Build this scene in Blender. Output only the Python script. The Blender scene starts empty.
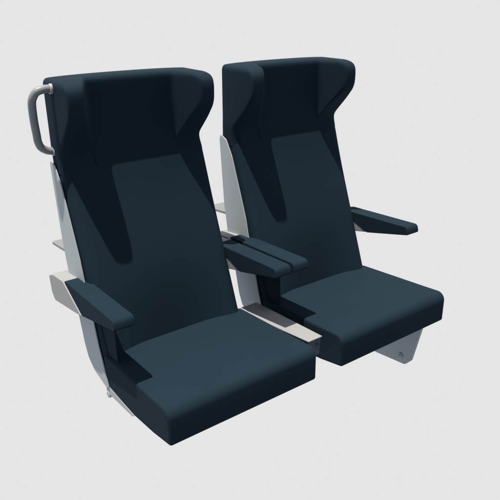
import bpy, bmesh, math
from mathutils import Vector, Matrix

S = bpy.context.scene
COL = S.collection
PITCH = 0.54           # distance between the two seats, metres

# ------------------------------------------------------------------ materials
def new_mat(name):
    m = bpy.data.materials.new(name)
    m.use_nodes = True
    nt = m.node_tree
    return m, nt, nt.nodes['Principled BSDF']

def fabric(name, col, weave=0.00018, tone=0.06):
    m, nt, b = new_mat(name)
    N, L = nt.nodes, nt.links
    tc = N.new('ShaderNodeTexCoord')
    big = N.new('ShaderNodeTexNoise')
    big.inputs['Scale'].default_value = 9.0
    big.inputs['Detail'].default_value = 3.0
    L.new(tc.outputs['Object'], big.inputs['Vector'])
    fine = N.new('ShaderNodeTexNoise')
    fine.inputs['Scale'].default_value = 700.0
    fine.inputs['Detail'].default_value = 2.0
    L.new(tc.outputs['Object'], fine.inputs['Vector'])
    mix = N.new('ShaderNodeMix'); mix.data_type = 'RGBA'
    mix.inputs[6].default_value = tuple(c * (1 - tone) for c in col) + (1,)
    mix.inputs[7].default_value = tuple(c * (1 + tone) for c in col) + (1,)
    L.new(big.outputs['Fac'], mix.inputs[0])
    L.new(mix.outputs[2], b.inputs['Base Color'])
    bump = N.new('ShaderNodeBump')
    bump.inputs['Strength'].default_value = 0.35
    bump.inputs['Distance'].default_value = weave
    L.new(fine.outputs['Fac'], bump.inputs['Height'])
    L.new(bump.outputs['Normal'], b.inputs['Normal'])
    b.inputs['Roughness'].default_value = 0.85
    b.inputs['Specular IOR Level'].default_value = 0.07
    return m

def painted(name, col, rough=0.5, spec=0.25, metal=0.0):
    m, nt, b = new_mat(name)
    N, L = nt.nodes, nt.links
    tc = N.new('ShaderNodeTexCoord')
    n = N.new('ShaderNodeTexNoise')
    n.inputs['Scale'].default_value = 260.0
    n.inputs['Detail'].default_value = 2.0
    L.new(tc.outputs['Object'], n.inputs['Vector'])
    mr = N.new('ShaderNodeMapRange')
    mr.inputs[3].default_value = rough - 0.06
    mr.inputs[4].default_value = rough + 0.06
    L.new(n.outputs['Fac'], mr.inputs[0])
    L.new(mr.outputs[0], b.inputs['Roughness'])
    b.inputs['Base Color'].default_value = tuple(col) + (1,)
    b.inputs['Specular IOR Level'].default_value = spec
    b.inputs['Metallic'].default_value = metal
    return m

NAVY = fabric('navy_upholstery', (0.0106, 0.0248, 0.0424))
GREY = painted('pale_grey_shell', (0.365, 0.435, 0.510))
PALE = painted('pale_grey_cap', (0.285, 0.312, 0.355))
TUBE = painted('grey_tube', (0.24, 0.275, 0.32), 0.4, 0.35)
SLATE = painted('slate_console', (0.085, 0.125, 0.165), 0.55, 0.15)
TRAY = painted('grey_tray', (0.195, 0.222, 0.262))
STEEL = painted('bright_collar', (0.42, 0.43, 0.45), 0.3, 0.5)
BLACK = painted('dark_edge', (0.010, 0.016, 0.022), 0.6, 0.1)

# ------------------------------------------------------------------ mesh helpers
def link(name, me, mat, parent):
    o = bpy.data.objects.new(name, me)
    COL.objects.link(o)
    me.materials.append(mat)
    if parent is not None:
        o.parent = parent
    return o

def smooth(me):
    for p in me.polygons:
        p.use_smooth = True

def fillet(poly, radii, n=7):
    """round the corners of a 2-D polygon; radii: one per corner"""
    out = []
    k = len(poly)
    for i, p in enumerate(poly):
        r = radii[i] if isinstance(radii, (list, tuple)) else radii
        p = Vector(p); a = Vector(poly[i - 1]); b = Vector(poly[(i + 1) % k])
        if r <= 0:
            out.append(tuple(p)); continue
        u = (a - p).normalized(); v = (b - p).normalized()
        ang = math.acos(max(-1, min(1, u.dot(v))))
        if ang > math.pi - 0.02:
            out.append(tuple(p)); continue
        t = min(r / math.tan(ang / 2), 0.48 * (a - p).length, 0.48 * (b - p).length)
        r = t * math.tan(ang / 2)
        c = p + (u + v).normalized() * (r / math.sin(ang / 2))
        s = p + u * t - c; e = p + v * t - c
        a0 = math.atan2(s.y, s.x); a1 = math.atan2(e.y, e.x)
        d = (a1 - a0 + math.pi) % (2 * math.pi) - math.pi
        for j in range(n + 1):
            q = a0 + d * j / n
            out.append((c.x + r * math.cos(q), c.y + r * math.sin(q)))
    return out

def bevelled(o, w, seg=4, ang=40):
    b = o.modifiers.new('round_edges', 'BEVEL')
    b.width = w; b.segments = seg; b.limit_method = 'ANGLE'
    b.angle_limit = math.radians(ang); b.harden_normals = True
    return o

def plate(name, poly, x0, x1, mat, parent, bev=0.002, seg=3):
    """a flat solid: (y, z) outline given thickness along x"""
    bm = bmesh.new()
    A = [bm.verts.new((x0, y, z)) for y, z in poly]
    B = [bm.verts.new((x1, y, z)) for y, z in poly]
    n = len(poly)
    bm.faces.new(A); bm.faces.new(B[::-1])
    for i in range(n):
        bm.faces.new((A[i], B[i], B[(i + 1) % n], A[(i + 1) % n]))
    bmesh.ops.recalc_face_normals(bm, faces=bm.faces)
    me = bpy.data.meshes.new(name); bm.to_mesh(me); bm.free(); smooth(me)
    return bevelled(link(name, me, mat, parent), bev, seg)

def slab(name, pts, thick, mat, parent, bev=0.002, seg=3):
    """a sheet through four or more coplanar points, thickened downwards"""
    bm = bmesh.new()
    A = [bm.verts.new(p) for p in pts]
    B = [bm.verts.new((p[0], p[1], p[2] - thick)) for p in pts]
    n = len(pts)
    bm.faces.new(A); bm.faces.new(B[::-1])
    for i in range(n):
        bm.faces.new((A[i], B[i], B[(i + 1) % n], A[(i + 1) % n]))
    bmesh.ops.recalc_face_normals(bm, faces=bm.faces)
    me = bpy.data.meshes.new(name); bm.to_mesh(me); bm.free(); smooth(me)
    return bevelled(link(name, me, mat, parent), bev, seg)

def tube(name, path, r, mat, parent, n=20, cap=True):
    bm = bmesh.new()
    P = [Vector(p) for p in path]
    ref = (P[1] - P[0]).orthogonal().normalized()
    rings = []
    for i, p in enumerate(P):
        t = (P[min(i + 1, len(P) - 1)] - P[max(i - 1, 0)]).normalized()
        ref = (ref - t * ref.dot(t)).normalized()
        w = t.cross(ref)
        rings.append([bm.verts.new(p + r * (math.cos(2 * math.pi * k / n) * ref + math.sin(2 * math.pi * k / n) * w)) for k in range(n)])
    for a, b in zip(rings, rings[1:]):
        for k in range(n):
            bm.faces.new((a[k], a[(k + 1) % n], b[(k + 1) % n], b[k]))
    if cap:
        bm.faces.new(rings[0][::-1]); bm.faces.new(rings[-1])
    bmesh.ops.recalc_face_normals(bm, faces=bm.faces)
    me = bpy.data.meshes.new(name); bm.to_mesh(me); bm.free(); smooth(me)
    o = link(name, me, mat, parent)
    return bevelled(o, r * 0.18, 3, 50)

def spline(pts, per=8):
    """Catmull-Rom through pts"""
    P = [Vector(p) for p in pts]
    out = []
    for i in range(len(P) - 1):
        a = P[max(i - 1, 0)]; b = P[i]; c = P[i + 1]; d = P[min(i + 2, len(P) - 1)]
        for k in range(per):
            t = k / per
            out.append(0.5 * ((2 * b) + (c - a) * t + (2 * a - 5 * b + 4 * c - d) * t * t + (3 * b - a - 3 * c + d) * t ** 3))
    out.append(P[-1])
    return out

def lerp(a, b, t): return a + (b - a) * t
def interp(tab, z):
    if z <= tab[0][0]: return tab[0][1]
    for (z0, v0), (z1, v1) in zip(tab, tab[1:]):
        if z <= z1: return lerp(v0, v1, (z - z0) / (z1 - z0))
    return tab[-1][1]

def loft_two_sided(name, rows, mat, parent, level=2):
    """rows: [(outer chain, inner chain)], each chain running from the middle of the seat to its side;
    mirrored in x, closed at both ends by strips between the chains, then smoothed"""
    bm = bmesh.new()
    grid = []
    for outer, inner in rows:
        def full(ch):
            x0 = ch[0][0]                  # the row's own centre line
            left = [bm.verts.new((2 * x0 - x, y, z)) for x, y, z in reversed(ch[1:])]
            return left + [bm.verts.new(p) for p in ch]
        grid.append((full(outer), full(inner)))
    n = len(grid[0][0])
    for (o0, i0), (o1, i1) in zip(grid, grid[1:]):
        for k in range(n - 1):
            bm.faces.new((o0[k], o0[k + 1], o1[k + 1], o1[k]))
            bm.faces.new((i0[k], i0[k + 1], i1[k + 1], i1[k]))
        for k in (0, n - 1):
            bm.faces.new((o0[k], i0[k], i1[k], o1[k]))
    for o, i in (grid[0], grid[-1]):
        for k in range(n - 1):
            bm.faces.new((o[k], o[k + 1], i[k + 1], i[k]))
    bmesh.ops.recalc_face_normals(bm, faces=bm.faces)
    me = bpy.data.meshes.new(name); bm.to_mesh(me); bm.free(); smooth(me)
    o = link(name, me, mat, parent)
    s = o.modifiers.new('smooth', 'SUBSURF'); s.levels = level; s.render_levels = level
    return o

# ------------------------------------------------------------------ seat geometry (seat faces -y)
def front_y(z):               # the reclined front plane of the backrest
    return 0.326 + (z - 0.067) * 0.393 - .5 * max(0, z - .40) ** 2

WING_FRONT = [(.50, .503), (.560, .503), (.576, .5005), (.591, .4925), (.617, .4735), (.642, .4495), (.658, .4365), (.668, .4280), (.676, .4210),
              (.685, .4168), (.695, .4155), (.716, .4155), (.734, .416), (.746, .4195), (.755, .427), (.761, .436), (.7645, .448), (.7665, .462)]

def make_headrest(parent):
    """horizontal sections: a flat middle pad between two forward wings; the wings end at y = WING_FRONT(z)"""
    def x_in(y): return .1235 + max(0, .502 - y) * .46
    def wall(y): return max(0, .548 - y) * .03
    rows = []
    for z, inset in [(.516, 0), (.520, 0), (.535, 0), (.546, 0), (.555, 0), (.564, 0), (.576, 0), (.584, 0), (.592, 0), (.61, 0), (.628, 0), (.643, 0), (.653, 0), (.662, 0),
                     (.672, 0), (.690, 0), (.715, 0), (.733, 0), (.746, 0), (.7545, .0003), (.7605, .0028), (.7645, .008), (.7665, .017)]:
        f = interp(WING_FRONT, z)
        up = max(0, min(1, (z - .538) / .05))
        X = lerp(.2165, .2105, up)
        cx = lerp(-.0055, -.0150, up)
        rr = lerp(.024, .0085, max(0, min(1, (.503 - f) / .03)))
        k = lerp(.30, 1, max(0, min(1, (.503 - f) / .06)))
        back = lerp(.590, .583, max(0, min(1, (z - .535) / .06)))
        xi = x_in(f)
        w = X - wall(f + rr)
        nose = lambda t: lerp(xi, w, t)
        o = [(0, back), (.085, back), (.150, back), (X - .036, back - .0003), (X - .0135, back - .002), (X - .002, back - .008), (X, back - .026),
             (X - wall(f + .070 * k), f + max(.070 * k, rr * 1.5 + .014)), (X - wall(f + .035 * k), f + max(.035 * k, rr * 1.5)), (w, f + rr), (w - rr * .25, f + rr * .30), (w - rr * .95, f), (nose(.52), f)]
        i = [(0, .502), (.055, .502), (.098, .502), (.118, .502), (.1255, lerp(.502, f, .05)), (x_in(lerp(.502, f, .22)), lerp(.502, f, .22)),
             (x_in(lerp(.502, f, .42)), lerp(.502, f, .42)), (x_in(lerp(.502, f, .62)), lerp(.502, f, .62)), (x_in(lerp(.502, f, .78)), lerp(.502, f, .78)),
             (x_in(lerp(.502, f, .89)), lerp(.502, f, .89)), (nose(.0), f + .0050 * k), (nose(.04), f + .0014 * k), (nose(.18), f)]
        if inset:
            ring = o + i[::-1]
            m = len(ring); new = []; prev = Vector((0, 1))
            for q in range(m):
                a = Vector(ring[q - 1]) if q else Vector((-ring[1][0], ring[1][1]))
                c = Vector(ring[q + 1]) if q < m - 1 else Vector((-ring[m - 2][0], ring[m - 2][1]))
                t = (c - a).normalized()
                nrm = Vector((-t.y, t.x))
                if nrm.dot(prev) < 0: nrm.negate()
                prev = nrm
                new.append((ring[q][0] - nrm.x * inset, ring[q][1] - nrm.y * inset))
            o = new[:len(o)]; i = new[len(o):][::-1]
            o[0] = (0, o[0][1]); i[0] = (0, i[0][1])
        drop = .005 * max(0, min(1, (z - .69) / .07))
        P = lambda x, y: (x + cx, y, z - drop * (abs(x) / .22) ** 3)
        rows.append(([P(*q) for q in o], [P(*q) for q in i]))
    o = loft_two_sided('headrest', rows, NAVY, parent)
    return o

def make_backrest(parent):
    rows = []
    for z in (-.046, -.043, -.03, .0, .05, .10, .16, .24, .32, .40, .47, .515, .540, .556):
        f = front_y(z)
        ins = {-.046: .010, -.043: .003, .556: .006}.get(z, 0)
        hw = interp([(.495, .2180), (.53, .2150)], z)
        dip = interp([(-.046, .054), (0, .050), (.067, .038), (.12, .027), (.18, .014), (.24, .004), (.32, .001), (.45, 0)], z)
        back = interp([(-.046, .415), (.05, .455), (.24, .535), (.40, .565), (.55, .588)], z)
        i = [(0, f + dip + ins), (.06, f + dip * .90 + ins), (.105, f + dip * .65 + ins), (.145, f + dip * .38 + ins), (.172, f + dip * .19 + ins), (.194, f + dip * .05 + .001 + ins), (hw - .008 - ins, f + .0075 + ins)]
        o = [(0, back - ins), (.06, back - ins), (.105, back - ins), (.15, back - ins), (.19, back - ins), (hw - .002 - ins, back - .012), (hw - ins, f + .024 + ins)]
        rows.append(([(x, y, z) for x, y in o], [(x, y, z) for x, y in i]))
    o = loft_two_sided('backrest', rows, NAVY, parent)
    o.location.x = -.0055
    return o

def make_cushion(parent):
    poly = fillet([(0.0, 0.0), (0.002, 0.097), (0.10, 0.0875), (.362, .064), (.362, -.043), (.190, -.035), (.085, -.019)],
                  [.008, .026, 0, .02, .015, .01, .01], 8)
    o = plate('seat_cushion', poly, -.2242, .2242, NAVY, parent, .011, 5)
    o.modifiers['round_edges'].angle_limit = math.radians(55)
    return o

PLATE = [(.549, .540), (.518, .492), (.476, .386), (.445, .306), (.432, .255), (.397, .146), (.380, .083), (.357, .023), (.335, -.036),
         (.362, -.040), (.430, -.028), (.468, -.003), (.486, .035), (.505, .107), (.548, .235), (.566, .325), (.577, .440), (.586, .535), (.580, .552)]

def make_armrest(parent, s):
    """s = -1 for the arm on the -x side, +1 for the other"""
    xo, xi = s * .2645, s * .2105
    d, e = (0, 0) if s < 0 else (-.034, .0085)     # the pads facing the aisle side end further forward
    pad = fillet([(.162, .240), (.168, .2660), (.47 + d * .5, .2475), (.486 + d * .5, .2435), (.371 + d, .187 + e)], [.006, .014, .05, .006, .006], 6)
    pad_o = plate('armrest', pad, xo, xi, NAVY, parent, .0100, 5)
    cap = fillet([(.4885 + d * .5, .2430), (.565, .2330), (.606, .217), (.598, .165), (.580, .146), (.413, .178), (.3735 + d, .187 + e)],
                 [0, .03, .010, .02, .02, .01, 0], 6)
    cap_o = plate('arm_end_cap', cap, s * .2665, s * .2125, PALE, pad_o, .003, 3)
    web = fillet([(.286, .235), (.283, .050), (.30, .0), (.44, .0), (.47, .20)], [0, .0, .02, 0, 0], 4)
    if s < 0:
        plate('arm_support', web, s * .2135, s * .2158, NAVY, parent, .002, 3)
    return pad_o

def make_seat(name, label, right_bracket, handle, console):
    t = bpy.data.objects.new(name, None)
    COL.objects.link(t)
    t['label'] = label
    t['category'] = 'train seat'
    t['group'] = 'pair of joined train seats'
    make_headrest(t)
    make_backrest(t)
    make_cushion(t)
    for s in (-1, 1):
        make_armrest(t, s)
        # the right-hand panel sits further in and further back, tucked behind the upholstery
        dy, x0, x1 = (0, .2235, .2275) if s < 0 else (.040, .1990, .2070)
        out = [(y + (dy if k <= 7 else 0), z) for k, (y, z) in enumerate(PLATE)]
        plate('side_panel', fillet(out, [.01] + [.06] * 7 + [.006, .01, .03, .03, .06, .06, .06, .06, .06, .01, .006], 3), s * x0, s * x1, GREY, t, .002, 3)
    # moulded shell closing the back between the two side panels
    rows = []
    for z in (-.052, -.02, .035, .107, .235, .325, .44, .525, .532):
        b = interp([(-.052, .415), (-.02, .442), (.035, .483), (.107, .502), (.235, .545), (.325, .564), (.44, .5785), (.532, .5925)], z)
        o = [(0, b + .012), (.10, b + .011), (.18, b + .006), (.2225, b - .001)]
        i = [(0, b + .004), (.10, b + .003), (.18, b - .002), (.2225, b - .014)]
        rows.append(([(x, y, z) for x, y in o], [(x, y, z) for x, y in i]))
    loft_two_sided('back_shell', rows, BLACK, t)
    # fold-down table behind the backrest
    slab('tray_table', [(-.2225, .555, .2985), (.2225, .555, .2985), (.2225, .677, .2850), (.2145, .685, .2840), (-.2145, .685, .2840), (-.2225, .677, .2850)], .009, TRAY, t, .0025, 3)
    # rail and cross tube beneath the cushion
    plate('base_rail', fillet([(.362, -.030), (.362, -.061), (.330, -.057), (.200, -.0415), (.186, -.030)], [0, .008, .02, .006, 0], 4), -.2250, -.2130, GREY, t, .002)
    plate('base_rail', fillet([(.362, -.030), (.362, -.061), (.330, -.057), (.200, -.0415), (.186, -.030)], [0, .008, .02, .006, 0], 4), .2130, .2250, GREY, t, .002)
    tube('cross_tube', [(-.2265, .350, -.0625), (-.1, .352, -.063), (.1, .352, -.063), (.2265, .350, -.0625)], .0095, GREY, t)
    if handle:
        pts = [(-0.2240, 0.5080, 0.7420), (-0.2340, 0.5080, 0.7430), (-0.2470, 0.5080, 0.7420), (-0.2610, 0.5100, 0.7370), (-0.2690, 0.5140, 0.7250), (-0.2720, 0.5190, 0.7110), (-0.2710, 0.5260, 0.6860), (-0.2680, 0.5350, 0.6580), (-0.2640, 0.5430, 0.6290), (-0.2620, 0.5470, 0.6120), (-0.2560, 0.5520, 0.5960), (-0.2460, 0.5540, 0.5870), (-0.2360, 0.5550, 0.5820), (-0.2210, 0.5550, 0.5790)][::-1]
        h = tube('grab_handle', spline(pts, 8), .0100, TUBE, t, 24)
        P = [Vector(p) for p in pts]
        for a, b in ((P[0], P[1]), (P[-1], P[-2])):
            d = (b - a).normalized()
            tube('collar', [a - d * .006, a + d * .0055], .0126, STEEL, h, 28)
    if right_bracket:
        b = plate('support_bracket', fillet([(.026, -.002), (.056, -.160), (.078, -.185), (.200, -.201), (.420, -.215), (.420, -.030), (.19, -.030), (.085, -.015)], [0, .02, .015, .05, .01, 0, 0, 0], 5), .160, .172, GREY, t, .002)
        tube('bolt', [(.1555, .0985, -.159), (.166, .0985, -.159)], .0102, GREY, b, 28)
        tube('bolt_socket', [(.1548, .0985, -.159), (.158, .0985, -.159)], .0070, TUBE, b, 6)
    if console:
        def top(y): return .0856 - (y - .05) * .128
        body = fillet([(.050, top(.050)), (.385, top(.385)), (.385, -.01), (.30, -.02), (.054, .030)], [.003, .004, .01, .01, .006], 4)
        c = plate('centre_console', body, .2350, .2820, SLATE, t, .002)
        # pale cover plate lying on the console body
        z = lambda y: top(y) + .0042
        slab('cover_plate', [(.2335, .0475, z(.0475)), (.2835, .0475, z(.0475)), (.3030, .375, z(.375)), (.2245, .375, z(.375))], .004, PALE, c, .0014, 3)
        tube('lock_button', [(.268, .0475, .070), (.268, .056, .070)], .0062, SLATE, c, 24)
        tube('lock_slot', [(.268, .0466, .070), (.268, .050, .070)], .0030, BLACK, c, 16)
    return t

left = make_seat('train_seat', 'navy train seat with grey grab handle on its headrest and pale console beside its cushion', False, True, True)
right = make_seat('train_seat', 'navy train seat without grab handle, with grey bolted bracket under its cushion', True, False, False)
right.location = (PITCH, 0, 0)

# ------------------------------------------------------------------ light and backdrop
w = bpy.data.worlds.new('World')
S.world = w
w.use_nodes = True
# pale backdrop on far side; dimming added behind camera to darken front faces
wn, wl = w.node_tree.nodes, w.node_tree.links
bg = wn['Background']
tc = wn.new('ShaderNodeTexCoord')
dot = wn.new('ShaderNodeVectorMath'); dot.operation = 'DOT_PRODUCT'
wl.new(tc.outputs['Generated'], dot.inputs[0])
dot.inputs[1].default_value = (.45, .89, 0)
mr = wn.new('ShaderNodeMapRange'); mr.interpolation_type = 'SMOOTHSTEP'
mr.inputs[1].default_value = -.35
mr.inputs[2].default_value = .2
mr.inputs[3].default_value = .40
mr.inputs[4].default_value = 1.0
wl.new(dot.outputs['Value'], mr.inputs[0])
wl.new(mr.outputs[0], bg.inputs['Strength'])
bg.inputs['Color'].default_value = (.785, .785, .785, 1)

key = bpy.data.lights.new('key_lamp', 'SPOT')
key.energy = 5050 * 25
key.color = (1.0, .86, .68)
key.shadow_soft_size = .2
key.spot_size = math.radians(8)
key.spot_blend = .4
ko = bpy.data.objects.new('key_lamp', key)
COL.objects.link(ko)
aim = Vector((.27, .3, .3))
to_light = Vector((-.205, .012, .98)).normalized()
ko.location = aim + to_light * 40
ko.rotation_euler = (-to_light).to_track_quat('-Z', 'Y').to_euler()

cam = bpy.data.cameras.new('camera')
co = bpy.data.objects.new('camera', cam)
COL.objects.link(co)
co.location = (-.71755, -.97954, .95058)
co.rotation_euler = (math.radians(90 - 23.037), 0, math.radians(-36.3014))
cam.sensor_width = 36
cam.lens = 598.19 / 500 * 36
cam.clip_start = .01
cam.clip_end = 100
S.camera = co

S.view_settings.view_transform = 'Standard'
S.view_settings.look = 'None'
S.view_settings.exposure = 0
S.view_settings.gamma = 1
S.view_settings.use_curve_mapping = False
